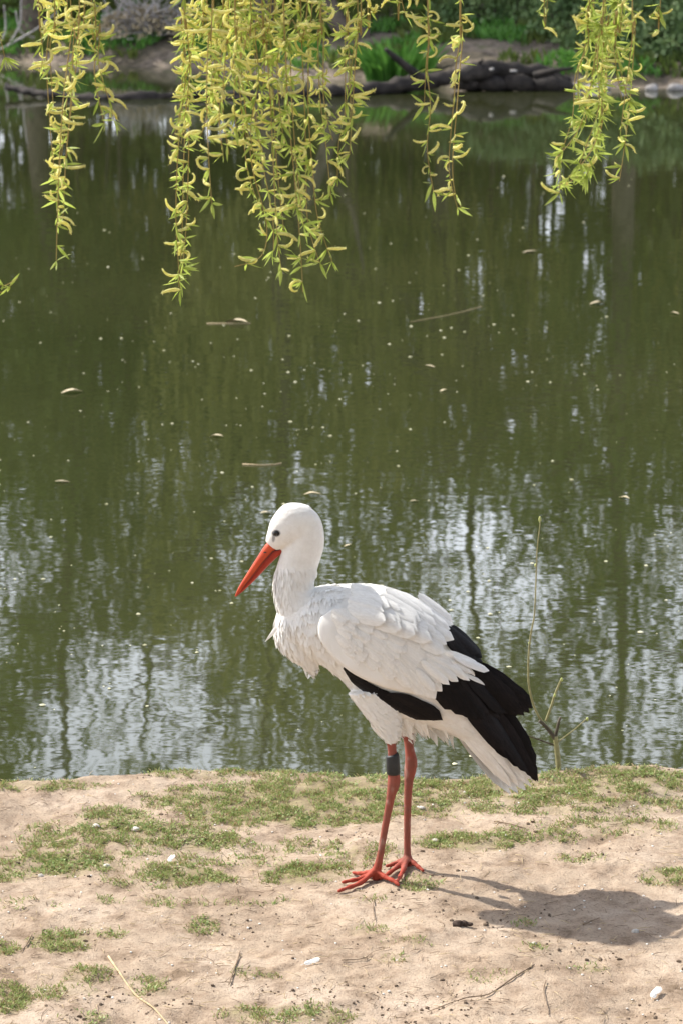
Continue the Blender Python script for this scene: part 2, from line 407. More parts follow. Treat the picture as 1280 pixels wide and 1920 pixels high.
far_tree('far_tree', -5.6, 48, 16.5, 'green', 'broad leafy tree mirrored as the dark mass at the left of the water', 11, .3, .3, 1.4)
far_tree('willow_tree', -3.2, 51, 14.5, 'willow', 'yellow-green weeping willow mirrored left of the stork above its bill', 12, -.4, .28, 1.0)
far_tree('far_tree', -1.35, 45.2, 13.5, 'willow', 'willow whose dark trunk stands on the far bank behind the middle catkin strands', 13, .2, .30, .9)
far_tree('far_tree', .1, 52, 16, 'bare', 'slim sparse tree mirrored as a thin dark line beneath the stork breast', 14, .1, .16, .7)
far_tree('willow_tree', 2.1, 49, 13.5, 'willow', 'weeping willow mirrored directly above the stork back', 15, .4, .26, .9)
far_tree('far_tree', 5.0, 46.5, 17, 'green', 'tall tree mirrored as the broad dark column at the right of the sapling', 16, .2, .32, .9)
far_tree('willow_tree', 7.9, 50, 14.5, 'willow', 'weeping willow mirrored along the right edge of the pond', 17, -.5, .28, 1.0)
far_tree('far_tree', -9.2, 52, 16.5, 'green', 'tree on the far bank just beyond the left edge of the picture', 18, .5, .3, 1.1)
far_tree('far_tree', 11.5, 49, 15.5, 'green', 'tree on the far bank just beyond the right edge of the picture', 19, -.5, .3, 1)
# wood behind, one mass with the added shade trees
random.seed(21); mb = MB()
for k in range(900):
    x = rnd(-48, 48) if k < 360 else rnd(-26, 22); y = rnd(57, 68)
    if k >= 660:      # unseen trees added behind the camera to block the bright low sky
        a = rnd(0, 3.3) + math.pi - .08; x = 17 * math.cos(a) * rnd(.9, 1.4); y = 1 + 13 * math.sin(a) * rnd(.9, 1.4)
    z0 = FZ(x, y) if k < 660 else G(x, y); hh = (rnd(4, 10.5) if abs(x) < 10 else rnd(5, 15)) if k < 660 else rnd(6, 11); w = rnd(1.0, 2.2)
    mb.tube([Vector((x, y, z0)), Vector((x + rnd(-.4, .4), y, z0 + hh))], [.06, .02], 4, m=1)
    for q in range(130):
        v = rvec(); leaf_face(mb, Vector((x + v.x * w, y + v.y * w, z0 + hh * .55 + v.z * hh * .5)), rnd(.22, .45), None, .7)
tag(mb.build('far_wood_and_shade_trees', [M['fol_green'], M['bark']], smooth_=False), 'wood of mixed green trees beyond the far bank, with unseen shade trees added behind the camera', 'wood', kind='stuff')

# bushes, plants, brush on the far bank
def bush(name, cx, cy, Y, rx, rz, n, mat, size, label, seed, cat='bush', group='bushes on the far bank'):
    random.seed(seed); c = P(cx, cy, Y); z0 = FZ(c.x, Y); b = Vector((c.x, Y, z0 - .03))
    root = empty(name, b, label, cat, group); st = MB(); fo = MB()
    for k in range(14):
        a = rnd(0, 6.28); r = rnd(.2, .95)
        e = b + Vector((math.cos(a) * rx * r, math.sin(a) * rx * .7 * r, rz * rnd(.5, .95) * math.sqrt(max(.1, 1 - r * r * .8))))
        st.tube([b + Vector((rnd(-.1, .1), rnd(-.1, .1), 0)), b.lerp(e, .5) + rvec() * .05, e], [.02, .013, .006], 4)
    st.build('stems', M['bark'], root)
    for k in range(n):
        v = rvec(); v.z = abs(v.z); r = rnd(.55, 1.0) ** .6 * (1 + .38 * noise.noise(v * 2.3 + Vector((seed, 0, 0))))
        p = b + Vector((v.x * rx * r, v.y * rx * .75 * r, v.z * rz * r + .02))
        leaf_face(fo, p, rnd(.6, 1.25) * size, (v + rvec() * .8).normalized(), .75)
    tag(fo.build('foliage', mat, root, smooth_=False), kind='stuff'); return root
bush('ivy_bush', 955, 105, 44.5, 1.3, .75, 3600, M['fol_dark'], .10, 'dark ivy mound on the far bank above the log end', 31)
bush('ivy_bush', 1190, 160, 41.2, 1.15, .85, 3600, M['fol_dark'], .10, 'rounded green bush overhanging the stones at the right waterline', 32)
bush('ivy_bush', 1060, 140, 42.0, .62, .7, 1500, M['fol_dark'], .09, 'small green bush right of the bare patch behind the log', 33)
bush('ivy_bush', 1285, 165, 40.2, .8, .75, 1800, M['fol_dark'], .10, 'green bush at the right edge of the far bank', 34)
bush('low_bush', 590, 60, 47.2, .9, .5, 1400, M['fol_green'], .10, 'low leafy bush high on the far bank left of the green plant', 35)
bush('low_bush', 820, 45, 46.5, .8, .55, 1500, M['fol_green'], .10, 'low leafy bush at the top of the far bank above the green plant', 36)
bush('low_bush', 60, 60, 50, 1.6, .8, 1800, M['fol_green'], .11, 'leafy undergrowth at the left end of the far bank', 37)
bush('low_bush', 380, 70, 49, 1.2, .5, 1400, M['fol_green'], .11, 'undergrowth on the far bank right of the dry brush pile', 38)
# tall-leaved green plant
random.seed(41); b = P(745, 148, 40.6); b.z = FZ(b.x, b.y)
root = empty('leafy_plant', b, 'bright green plant with long upright leaves behind the log stub', 'plant'); sh = MB()
for k in range(230):
    a = rnd(0, 6.28); r = rnd(0, .48); s = b + Vector((math.cos(a) * r, math.sin(a) * r * .7, 0)); L = rnd(.35, .82)
    d = Vector((math.cos(a) * rnd(.05, .5), math.sin(a) * rnd(.05, .5), 1)).normalized(); n = Vector((-math.sin(a), math.cos(a), 0)) if k % 2 else rvec()
    sd_ = d.cross(n).normalized() * rnd(.02, .04); mid = s + d * L * .55; e = s + d * L + Vector((math.cos(a) * .12, math.sin(a) * .12, -.06))
    sh.face([s - sd_ * .4, s + sd_ * .4, mid + sd_, e, mid - sd_])
tag(sh.build('leaves', M['fol_bright'], root, smooth_=False), kind='stuff')
st = MB()
for k in range(5): st.tube([b + Vector((rnd(-.3, .3), rnd(-.2, .2), -.05)), b + Vector((rnd(-.4, .4), rnd(-.2, .2), rnd(.5, .8)))], [.012, .006], 5)
st.build('stems', M['fol_bright'], root)
# brush pile
random.seed(43); b = P(275, 108, 46.6); b.z = FZ(b.x, b.y)
root = empty('brush_pile', b, 'pile of pale dry twigs and leaves on the far bank left of the middle strands', 'brush pile'); st = MB(); lf = MB()
for k in range(170):
    a = rnd(0, 6.28); r = rnd(0, .85); s = b + Vector((math.cos(a) * r, math.sin(a) * r * .6, rnd(0, .45)))
    e = s + Vector((rnd(-.7, .7), rnd(-.4, .4), rnd(-.05, .55)))
    st.tube([s, s.lerp(e, .5) + rvec() * .05, e], [.016, .011, .005], 4)
for k in range(750):
    v = rvec(); leaf_face(lf, b + Vector((v.x * .85, v.y * .6, abs(v.z) * .5 + .02)), rnd(.06, .13), None, .7)
st.build('twigs', M['paleb'], root); tag(lf.build('dry_leaves', M['brush'], root, smooth_=False), kind='stuff')
# pale bare branches at the left edge
random.seed(45); b = GP(-60, 118, WZ); b.y += .5; b.z = FZ(b.x, b.y) - .05
root = empty('bare_shrub', b, 'pale bare branches reaching up at the left edge of the far bank', 'shrub')
for L in ([(-60, 112), (-10, 98), (35, 74), (75, 50), (110, 20)], [(20, 80), (38, 45), (40, 5), (44, -40)], [(35, 74), (70, 72), (40, 60), (30, 20)], [(-10, 98), (10, 60), (8, 10)]):
    st = MB(); pts = [P(q[0], q[1], b.y - .1 * i) for i, q in enumerate(L)]; pts[0].z -= .0
    pts = [Vector(v) for v in catmull([tuple(v) for v in pts], 4)]
    st.tube(pts, [.03 * (1 - .7 * i / len(pts)) for i in range(len(pts))], 5); st.build('branch', M['paleb'], root)
lf = MB()
for k in range(60): leaf_face(lf, P(rnd(0, 60), rnd(5, 120), b.y + rnd(-.2, .2)), rnd(.06, .1), None, .6)
tag(lf.build('leaves', M['fol_bright'], root, smooth_=False), kind='stuff')
# crooked dark limb over the far bank
random.seed(46); b = P(690, 92, 43.8); b.z = FZ(b.x, b.y) - .05
root = empty('bent_trunk', b, 'dark bent trunk leaning up out of frame above the log', 'tree')
pts = [tuple(b)] + [tuple(P(x, y, 43.8 + d)) for x, y, d in ((655, 66, 0), (632, 40, .1), (618, 8, .2), (606, -40, .4), (560, -160, .8))]
pts = [Vector(v) for v in catmull(pts, 5)]; st = MB(); st.tube(pts, [.19 - .08 * i / len(pts) for i in range(len(pts))], 8); st.build('trunk', M['bark'], root)
st = MB(); st.tube([pts[-6], pts[-6] + Vector((.5, .1, .9)), pts[-6] + Vector((.7, .2, 2))], [.07, .05, .02], 6); st.build('limb', M['bark'], root)

# fallen log lying into the pond
random.seed(50)
ctl = [(*GP(12, 163, .0), .045), (*GP(60, 172, -.05), .055), (*GP(120, 181, -.1), .06), (*GP(210, 184, -.11), .065), (*GP(330, 180, -.10), .06), (*GP(470, 178, -.10), .065), (*GP(590, 176, -.09), .07),
       (*P(690, 168, 37.3), .085), (*P(780, 155, 37.7), .12), (*P(845, 146, 37.9), .10), (*P(895, 134, 38.1), .125), (*P(950, 130, 38.3), .13), (*P(1010, 138, 38.6), .13), (*P(1060, 156, 39.0), .12)]
root = empty('fallen_log', GP(930, 165, WZ), 'long dark fallen log lying in the water along the far bank', 'log')
sp = catmull(ctl, 12); lg = MB(); lg.tube([Vector(v[:3]) for v in sp], [v[3] * (1 + .22 * noise.noise(Vector((i * .2, 3, 1)))) for i, v in enumerate(sp)], 12)
for i, v in enumerate(lg.V): lg.V[i] = v + Vector((0, .5, 1)) * (.05 * noise.noise(v * 5) + .03 * noise.noise(v * 13))
lg.build('trunk', M['log'], root)
for x0, x1 in ((850, 905), (895, 960), (945, 1010), (1000, 1070)):      # dark lumps put in as the shade of the undercut below the log
    st = MB(); st.tube([P(x0, 158, 38.2), P((x0 + x1) / 2, 155, 38.1), P(x1, 163, 38.3)], [.09, .13, .08], 7)
    for i, v in enumerate(st.V): st.V[i] = v + Vector((0, .3, 1)) * .07 * noise.noise(v * 7)
    st.build('root', M['log'], root)  # no real root, its dark colour stands for shade under the log
st = MB(); st.tube([P(792, 150, 37.7), P(765, 128, 37.6), P(740, 108, 37.5), P(722, 92, 37.4)], [.075, .06, .05, .03], 6); st.build('branch_stub', M['log'], root)
st = MB()
for k, (x0, y0, x1, y1) in enumerate(((1000, 142, 1075, 128), (880, 138, 905, 112))):
    st = MB(); st.tube([P(x0, y0, 38.2), P((x0 + x1) / 2, (y0 + y1) / 2 - 3, 38.1), P(x1, y1, 38.0)], [.06, .04, .015], 6); st.build('broken_branch', M['log'], root)
st = MB(); st.tube([GP(560, 176, -.06), GP(460, 182, -.1), GP(400, 188, -.13)], [.03, .025, .015], 5); st.build('side_branch', M['log'], root)
# stones on the far waterline
for k, (x, y, rx, rz, lab) in enumerate(((1025, 152, .17, .15, 'pale grey stone at the waterline beside the log end'), (1118, 163, .24, .07, 'flat pale stone at the waterline under the right strands'),
        (1222, 165, .13, .08, 'rounded pale stone at the waterline below the right bush'), (1265, 165, .18, .09, 'wide pale stone nearest the right edge of the far waterline'),
        (1080, 161, .10, .07, 'small stone between the log end and the flat stone'), (1170, 166, .08, .05, 'smallest stone at the waterline right of the flat stone'))):
    b = GP(x, y + 5, WZ); rx *= .8; rz *= .8; mb = MB(); mb.blob(b + Vector((0, 0, rz * .5)), rx, rx * .8, rz, k + 2, .3, 10, 7)
    tag(mb.build('shore_stone', M['stone'], off=b), lab, 'stone', 'stones on the far waterline')
for k, (x, y) in enumerate(((921, 130), (962, 133))):
    b = P(x, y, 37.93 + .16 * k); mb = MB(); mb.blob(b, .03 + .03 * k, .03, .02, k + 31, .5, 8, 6)
    tag(mb.build('light_chip', M['stone'], off=b), ('small pale chip stuck on the upper side of the log', 'larger pale chip on the log near its root end')[k], 'chip', 'pale chips on the log')
# far bank low cover
random.seed(55); mb = MB()
for k in range(11000):
    x = rnd(-8, 8); d = abs(random.gauss(0, 3.2)); y = shore(x) + .25 + d
    if noise.noise(Vector((x * .8, y * .5, 4))) < (-.12 if x > -.5 else -.3): continue
    p = Vector((x, y, FZ(x, y)))
    for q in range(3): leaf_face(mb, p + Vector((rnd(-.07, .07), rnd(-.07, .07), 0)), rnd(.08, .22), None, .3, Vector((rnd(-.6, .6), rnd(-.6, .6), 1)).normalized(), 0 if noise.noise(Vector((x, y, 9))) > -.1 else 1)
tag(mb.build('far_undergrowth', [M['fol_green'], M['fol_bright']], smooth_=False), 'low grass and herbs covering the far bank', 'undergrowth', kind='stuff')

# ------------------------------------------------------------------ stork
random.seed(100)
fn, ff = GP(705, 1650), GP(764, 1630)
Y0 = (fn.y + ff.y) / 2; YN, YF_ = fn.y, ff.y
stork = empty('stork', ((fn.x + ff.x) / 2, Y0, 0), 'white stork with black wing tips, red bill and red legs standing on the sandy bank', 'stork')
S = mpp(P(700, 1250, Y0)); LAT = Vector((0, 1, 0))
AX = [(535,1172,34,.040),(572,1166,60,.062),(625,1172,80,.080),(690,1193,102,.092),(750,1231,108,.092),(810,1279,95,.082),(862,1326,58,.066),(908,1374,36,.048),(946,1428,18,.030),(962,1458,6,.014)]
def sweep(mb, ctl, Yf, n=6, sides=20):
    sp = catmull(ctl, n); pts = []
    for v in sp:
        p = P(v[0], v[1], Yf(v) if callable(Yf) else Yf); pts.append(p)
    mb.tube(pts, [max(.001, v[2] * S) for v in sp], sides, LAT, [max(.001, v[3]) for v in sp])
bd = MB()
sweep(bd, AX, Y0)
# neck and head
sweep(bd, [(610,1175,60,.06),(572,1145,50,.050),(552,1112,39,.039),(553,1080,37,.034),(562,1048,37,.031),(570,1015,38,.030),(562,985,40,.029),(550,972,30,.024)], Y0)
sweep(bd, [(590,968,22,.018),(575,975,36,.028),(555,985,45,.032),(535,998,37,.029),(520,1012,24,.022),(510,1024,15,.013)], Y0)
# breast bulge hanging forward
sweep(bd, [(560,1150,40,.04),(555,1190,40,.042),(576,1226,28,.030),(588,1258,9,.010)], Y0)
# thighs
YLn, YLf = Y0 - .045, Y0 + .045
sweep(bd, [(705,1285,56,.035),(718,1330,38,.028),(728,1365,22,.018),(733,1392,11,.011)], YLn)
sweep(bd, [(745,1290,54,.035),(753,1335,32,.026),(760,1366,17,.015),(764,1384,10,.010)], YLf)
# legs
def leg(ctl, Ya, Yb):
    y0, y1 = ctl[0][1], ctl[-1][1]
    sp = catmull(ctl, 5); pts = [P(v[0], v[1], lerp(Ya, Yb, smooth(y0, y1, v[1]))) for v in sp]
    bd.tube(pts, [v[2] * S * .92 for v in sp], 12, LAT, [v[2] * S * .95 for v in sp]); return pts[-1]
an = leg([(728,1350,12),(733,1390,9.6),(736,1430,9.8),(738,1455,13),(737,1472,13),(732,1494,9.6),(722,1548,7.6),(712,1605,7.4),(706,1632,9.8),(704,1650,8)], YLn, YN)
af = leg([(755,1340,11),(763,1378,9.6),(767,1405,10),(770,1428,13),(768,1446,12.5),(765,1472,9.2),(763,1535,7.7),(763,1595,7.5),(764,1616,10),(764,1632,8)], YLf, YF_)
def toe(a, px, py, r0=.0072):
    e = GP(px, py); e.z = G(e.x, e.y) + .006; s = Vector((a.x, a.y, max(G(a.x, a.y) + .012, .008)))
    L = (e - s).length
    m1 = s.lerp(e, .4); m1.z = G(m1.x, m1.y) + .011; m2 = s.lerp(e, .75); m2.z = G(m2.x, m2.y) + .009
    pts = [s + Vector((0, 0, .010)), m1, m2, e]; sp = catmull([tuple(p) for p in pts], 5)
    bd.tube([Vector(p) for p in sp], [r0 * (1 - .45 * (i / 15)) * (1 + .14 * math.sin(i * 1.6)) for i in range(len(sp))], 9)
for px, py in ((633, 1678), (640, 1657), (660, 1640), (748, 1668)): toe(an, px, py)
for px, py in ((712, 1654), (722, 1636), (742, 1664), (794, 1643)): toe(af, px, py)
tmp = bd.build('tmp', M['stork'], off=Vector((0, 0, 0)))
md = tmp.modifiers.new('r', 'REMESH'); md.mode = 'VOXEL'; md.voxel_size = .0026
ms = tmp.modifiers.new('s', 'SMOOTH'); ms.factor = .5; ms.iterations = 5
dg = bpy.context.evaluated_depsgraph_get()
bme = bpy.data.meshes.new_from_object(tmp.evaluated_get(dg)); bpy.data.objects.remove(tmp)
bme.name = 'body'; bme.transform(Matrix.Translation(-stork.location))
bme.polygons.foreach_set('use_smooth', [True] * len(bme.polygons))
cols = []; WHITE, RED, DARK = Vector((.84, .815, .77)), Vector((.34, .085, .058)), Vector((.012, .010, .010))
so = stork.location.copy(); pl_src = []
for v in bme.vertices:
    w = v.co + so; px, py = to_px(w); c = WHITE.copy()
    jit = 7 * noise.noise(w * 90)
    if py > 1372 and px < 840 and w.z < .33 and not (px > 795 and py < 1600):
        far_leg = w.y > Y0
        k = smooth(1380, 1392, py + jit) if not far_leg else smooth(1370, 1380, py + jit)
        nz = .5 + .5 * noise.noise(w * 45); red = RED.lerp(Vector((.20, .085, .062)), min(1, nz * .9)); dr = noise.noise(w * 60 + Vector((5, 5, 5))); red = red.lerp(Vector((.48, .36, .30)), .35 * smooth(.2, .6, dr))
        c = c.lerp(red, k)
        if py > 1600:
            c = c.lerp(Vector((.36, .06, .035)), smooth(1600, 1640, py))
    # dark skin round the eye, running towards the bill
    if px < 545 and 980 < py < 1035:
        e = ((px - 518) / 7.5) ** 2 + ((py - 1000) / 6) ** 2
        f = ((px - 513 - (1012 - py) * .1) / 3.2) ** 2 + ((py - 1009) / 8) ** 2
        c = c.lerp(DARK, max(1 - smooth(.6, 1.5, e), .6 * (1 - smooth(.3, 1.5, f))))
    # rusty stain low on the breast
    q = ((px - 597) / 16) ** 2 + ((py - 1205) / 22) ** 2
    if q < 1.5: c = c.lerp(Vector((.62, .42, .22)), .6 * (1 - smooth(.1, 1.5, q)))
    cols.extend((c.x, c.y, c.z, 1))
    if py < 1385 and not (w.y < Y0 - .02 and 632 < px < 900 and 1120 < py < lerp(1262, 1350, (px - 632) / 200)) and not (px < 525 and py > 985 and py < 1050): pl_src.append((v.co.copy(), v.normal.copy(), px, py))
ca = bme.color_attributes.new('Col', 'FLOAT_COLOR', 'POINT'); ca.data.foreach_set('color', cols)
bme.materials.clear(); bme.materials.append(M['stork'])
body = bpy.data.objects.new('body', bme); scene.collection.objects.link(body); body.parent = stork
# bill
def bill(name, ctl, mt='bill'):
    b = MB(); sweep(b, ctl, Y0, 6, 14); b.build(name, M[mt], stork)
bill('upper_mandible', [(521,1019,8,.009),(508,1026,10.5,.0115),(490,1050,9,.0095),(470,1077,6.6,.007),(452,1102,4.2,.0045),(442,1118,1.4,.0016)])
for sg in (-1, 1):
    b = MB(); b.tube([P(x, y, Y0 + sg * d) for x, y, d in ((526,1030,.0090),(512,1034,.0108),(493,1055,.0092),(473,1081,.0068),(454,1105,.0041))], [.0008, .0008, .0007, .0006, .0004], 6, None); b.build('bill_seam', M['ring'], stork)
    b = MB(); b.blob(P(498, 1036, Y0 + sg * .0100), .005, .0012, .0016, 2, .1, 7, 5); b.build('nostril', M['ring'], stork)
bill('lower_mandible', [(528,1031,6,.008),(518,1036,8,.0100),(499,1056,6.6,.0085),(478,1081,4.8,.0062),(457,1104,2.8,.0038),(444,1117,1.0,.0014)], 'bill_low')
for sgn in (-1, 1):
    b = MB(); c = P(517, 1000, Y0 + sgn * .0262); b.blob(c, .0056, .0042, .0056, 1, .02, 12, 8); b.build('eye', M['eye'], stork)
# ring on the near leg
b = MB(); b.tube([P(734, 1414, lerp(YLn, YN, .1)), P(735.5, 1418, lerp(YLn, YN, .1)), P(737, 1447, lerp(YLn, YN, .2)), P(737, 1451, lerp(YLn, YN, .2))], [11.5 * S, 12.6 * S, 13 * S, 12.2 * S], 16); b.build('leg_ring', M['ring'], stork)

# --- feathers
def feather_mesh(name, mat, prof, camber=.16, bend=.06, seed=0, n=9):
    mb = MB(); random.seed(seed)
    for i in range(n):
        u = i / (n - 1); w = interp(prof, u) * .5
        for k in (-1, -.5, 0, .5, 1):
            jag = (1 + rnd(-.05, .03)) if abs(k) == 1 else 1
            mb.V.append(Vector((u + (rnd(-.015, .015) if abs(k) == 1 else 0) - abs(k) * .02, k * w * jag, -camber * (k * w) ** 2 * 4 + bend * math.sin(u * 2.6) + (.012 if k == 0 else 0))))
    for i in range(n - 1):
        for k in range(4): a = i * 5 + k; mb.F.append((a, a + 1, a + 6, a + 5)); mb.M.append(0)
    return mb.mesh(name, mat)
PR_ROUND = [(0, .25), (.12, .7), (.35, 1), (.7, 1), (.86, .85), (.95, .55), (1, .12)]
PR_LONG = [(0, .2), (.1, .6), (.3, .95), (.75, 1), (.9, .8), (.97, .45), (1, .08)]
PR_WISP = [(0, .5), (.2, 1), (.5, .8), (.8, .4), (1, .03)]
FW = [feather_mesh('white_feather', M['feather_w'], PR_ROUND, seed=i) for i in range(4)]
FB = [feather_mesh('black_feather', M['feather_b'], PR_LONG, seed=10 + i) for i in range(3)]
FS = [feather_mesh('wisp_feather', M['feather_w'], PR_WISP, seed=20 + i) for i in range(3)]
def axis_pos(px, py):
    best = None
    for i in range(len(AX) - 1):
        a, b = AX[i], AX[i + 1]; dx, dy = b[0] - a[0], b[1] - a[1]; L2 = dx * dx + dy * dy
        u = max(0, min(1, ((px - a[0]) * dx + (py - a[1]) * dy) / L2))
        qx, qy = a[0] + u * dx, a[1] + u * dy; d = math.hypot(px - qx, py - qy)
        if best is None or d < best[0]: best = (d, lerp(a[2], b[2], u), lerp(a[3], b[3], u))
    return best
def dep(px, py):       # half depth of the bird at a profile point
    d, r, w = axis_pos(px, py); q = d / (r * 1.08)
    return w * math.sqrt(max(.06, 1 - q * q)) + .010
def surf(px, py, off=0.0, side=1):
    p = P(px, py, Y0 - dep(px, py) - off)
    if side < 0: p.y = 2 * Y0 - p.y; p.z -= .024
    return p
def put_feather(name, meshes, a, b, w, parent, off=(0, .004), side=1, zs=None):
    pa, pb = surf(*a, off[0], side), surf(*b, off[1], side)
    m = ((a[0] + b[0]) / 2, (a[1] + b[1]) / 2); x = pb - pa; L = x.length
    # outward normal by finite differences across the feather
    nx_, ny_ = -(b[1] - a[1]) / max(1, math.hypot(b[0] - a[0], b[1] - a[1])), (b[0] - a[0]) / max(1, math.hypot(b[0] - a[0], b[1] - a[1]))
    q = surf(m[0] + nx_ * 8, m[1] + ny_ * 8, 0, side) - surf(m[0] - nx_ * 8, m[1] - ny_ * 8, 0, side)
    z = x.cross(q)
    if z.y * side > 0: z = -z
    W = w * S
    return inst(name, random.choice(meshes), frame(pa, x, z, L, W, W * 1.0 if zs is None else zs), parent)
def along(p, ang, L): return (p[0] + math.cos(ang) * L, p[1] + math.sin(ang) * L)
for side in (1, -1):
    random.seed(200 + side)
    wg = MB(); sp = catmull([(612,1150,14,.006),(632,1174,44,.016),(685,1208,60,.021),(745,1238,58,.021),(805,1262,46,.017),(856,1284,28,.012),(900,1308,12,.005)], 6)
    pts = []
    for v in sp:
        p = P(v[0], v[1], Y0 - dep(v[0], v[1]) + .006)
        if side < 0: p.y = 2 * Y0 - p.y; p.z -= .024
        pts.append(p)
    wg.tube(pts, [max(.002, v[2] * S) for v in sp], 18, LAT, [max(.002, v[3] * .62) for v in sp])
    wing = wg.build('wing', M['feather_w'], stork)
    oy = 0 if side > 0 else -6
    # flight feathers: lower black band
    for i in range(16):
        u = i / 15; tx, ty = lerp(672, 830, u), interp([(0, 1272), (.2, 1302), (.5, 1330), (.8, 1350), (1, 1350)], u)
        put_feather('secondary_feather', FB, along((tx, ty), R(lerp(214, 207, u)), lerp(34, 105, min(1, u * 1.6))), (tx, ty + oy), lerp(20, 34, min(1, u * 2)), wing, (.006, .010 - .003 * u), side)
    # tertials
    for bx, by, tx, ty, w in ((800,1262,852,1332,34),(815,1265,872,1342,34),(830,1265,892,1350,34),(845,1262,908,1350,32),(855,1255,915,1338,34),(865,1250,925,1325,34),(790,1262,838,1318,28)):
        put_feather('tertial_feather', FB, (bx, by), (tx, ty + oy), w, wing, (.010, .012), side)
    # primaries: rounded bundle
    for bx, by, tx, ty, w in ((868,1250,952,1338,40),(872,1246,968,1342,40),(880,1246,982,1342,38),(890,1248,992,1336,36),(895,1245,998,1328,34),(894,1246,986,1312,28),(862,1262,936,1346,40)):
        put_feather('primary_feather', FB, (bx, by), (tx, ty + oy), w, wing, (.012, .016), side)
    for bx, by, tx, ty, w in ((880,1318,966,1428,34),(892,1318,982,1442,34),(905,1320,994,1452,34),(918,1322,1003,1460,32),(930,1325,1008,1466,28),(938,1328,1004,1438,28),(945,1330,994,1412,26),(870,1322,945,1408,30)):
        put_feather('primary_feather', FB, (bx, by), (tx, ty + oy), w, wing, (.004, .010), side)
    # upper black tertials beside the back
    for bx, by, tx, ty, w in ((836,1180,888,1222,34),(838,1176,898,1226,32),(846,1174,903,1234,30),(834,1192,880,1232,30),(838,1200,904,1242,28)):
        put_feather('tertial_feather', FB, (bx, by), (tx, ty), w, wing, (-.010, -.004), side)
    # white wing coverts in overlapping rows, hind rows first
    rows = [(0.98, 1.0), (.84, .9), (.68, .75), (.50, .6), (.32, .45), (.14, .3)]
    for ri, (u, _) in enumerate(rows):
        for k in range(12):
            v = k / 11
            # row base from the upper wing edge down to the band edge
            ax, ay = lerp(628, 800, u), lerp(1140, 1212, u); bx, by = lerp(622, 772, u), lerp(1205, 1262, u)
            p = (lerp(ax, bx, v) + rnd(-4, 4), lerp(ay, by, v) + rnd(-3, 3))
            L = lerp(50, 66, u) * rnd(.85, 1.1); ang = R(lerp(30, 34, u) + lerp(-4, 16, v) + rnd(-4, 4))
            put_feather('covert_feather', FW, p, along(p, ang, L), rnd(22, 30), wing, (.010 + .0012 * (5 - ri), .0150 + .0008 * (6 - ri)), side)
    # small coverts on the shoulder edge
    for k in range(26):
        u = rnd(0, 1); p = (lerp(616, 640, u) + rnd(0, 24), lerp(1140, 1232, u))
        put_feather('covert_feather', FW, p, along(p, R(rnd(30, 52)), rnd(26, 40)), rnd(16, 22), wing, (.012, .0175), side)
    # pale feather tips over the black
    for bx, by, tx, ty, w in ((800,1226,872,1268,20),(815,1226,884,1262,16),(850,1230,916,1258,19),(866,1262,914,1284,9),(846,1240,902,1268,13),(836,1222,898,1248,16),(826,1240,880,1276,14),(790,1240,842,1284,18),(800,1236,858,1278,18),(780,1256,815,1296,16)):
        put_feather('covert_feather', FW, (bx, by), (tx, ty), w, wing, (.022, .030), side)
    # long white scapulars on the back
    for ri, u in enumerate((.95, .74, .52, .3, .1)):
        for k in range(7):
            v = k / 6
            ax, ay = lerp(645, 790, u), lerp(1094, 1118, u); bx, by = lerp(640, 772, u), lerp(1140, 1184, u)
            p = (lerp(ax, bx, v) + rnd(-5, 5), lerp(ay, by, v) + rnd(-3, 3))
            put_feather('scapular_feather', FW, p, along(p, R(lerp(14, 30, u) + lerp(10, 0, v) + rnd(-3, 3)), lerp(70, 84, u) * rnd(.9, 1.08)), rnd(24, 32), wing, (.004 + .008 * v, .009 + .026 * v), side)
# tail
tl = MB(); sweep(tl, [(868,1345,28,.04),(905,1388,20,.035),(942,1436,12,.022),(958,1460,5,.01)], Y0); tail = tl.build('tail', M['feather_w'], stork)
random.seed(260)
for side in (1, -1):
    for bx, by, tx, ty, w in ((872,1345,996,1462,26),(870,1352,986,1468,26),(866,1360,972,1474,26),(862,1366,958,1476,26),(858,1370,944,1464,24),(878,1342,1000,1452,22)):
        put_feather('tail_feather', FW, (bx, by), (tx, ty), w, tail, (-.012, -.004), side)
# loose tufts
random.seed(270)
for a, b, w in (((545,1195),(556,1232),12),((538,1180),(545,1214),10),((583,1220),(600,1258),12),((565,1225),(576,1272),10),((548,1150),(541,1188),14),((566,1160),(566,1205),16),((585,1165),(592,1212),16),((527,1168),(497,1204),10),((524,1176),(526,1216),5),((560,1205),(584,1266),16),((572,1215),(592,1268),12),((552,1200),(566,1246),14),((590,1212),(612,1246),16),((600,1215),(616,1256),12)):
    put_feather('breast_feather', FS, a, b, w, stork, (-.02, -.02))
for k in range(38):
    u = rnd(0, 1); p = (lerp(700, 905, u) + rnd(-8, 8), lerp(1335, 1372, u) + rnd(-14, 6)); sd_ = random.choice((1, 1, -1))
    put_feather('belly_feather', FS, p, along(p, R(rnd(38, 78)), rnd(28, 50)), rnd(10, 18), stork, (-.012, -.008), sd_)
# fine plumage over the body
mb = MB(); random.seed(280)
for k in range(15000):
    co, n, px, py = random.choice(pl_src)
    if py < 1060: fl = Vector((.35, 0, -.2)) if py < 1000 else Vector((.05, 0, -1)); L = rnd(.005, .009)
    elif px < 620 and py < 1270: fl = Vector((.25, 0, -1)); L = rnd(.012, .028)
    else: fl = Vector((.8, 0, -.62)); L = rnd(.010, .022)
    fl = fl + rvec() * .28; fl = (fl - n * fl.dot(n))
    if fl.length < .2: continue
    fl.normalize(); sd_ = n.cross(fl) * L * rnd(.10, .20); c = co - n * .001
    mb.face([c - sd_ * .5, c + sd_ * .5, c + fl * L * .55 + sd_ + n * L * .07, c + fl * L + n * L * .09, c + fl * L * .55 - sd_ + n * L * .07])
tag(mb.build('plumage', M['feather_w'], stork, off=Vector((0, 0, 0))), kind='stuff')

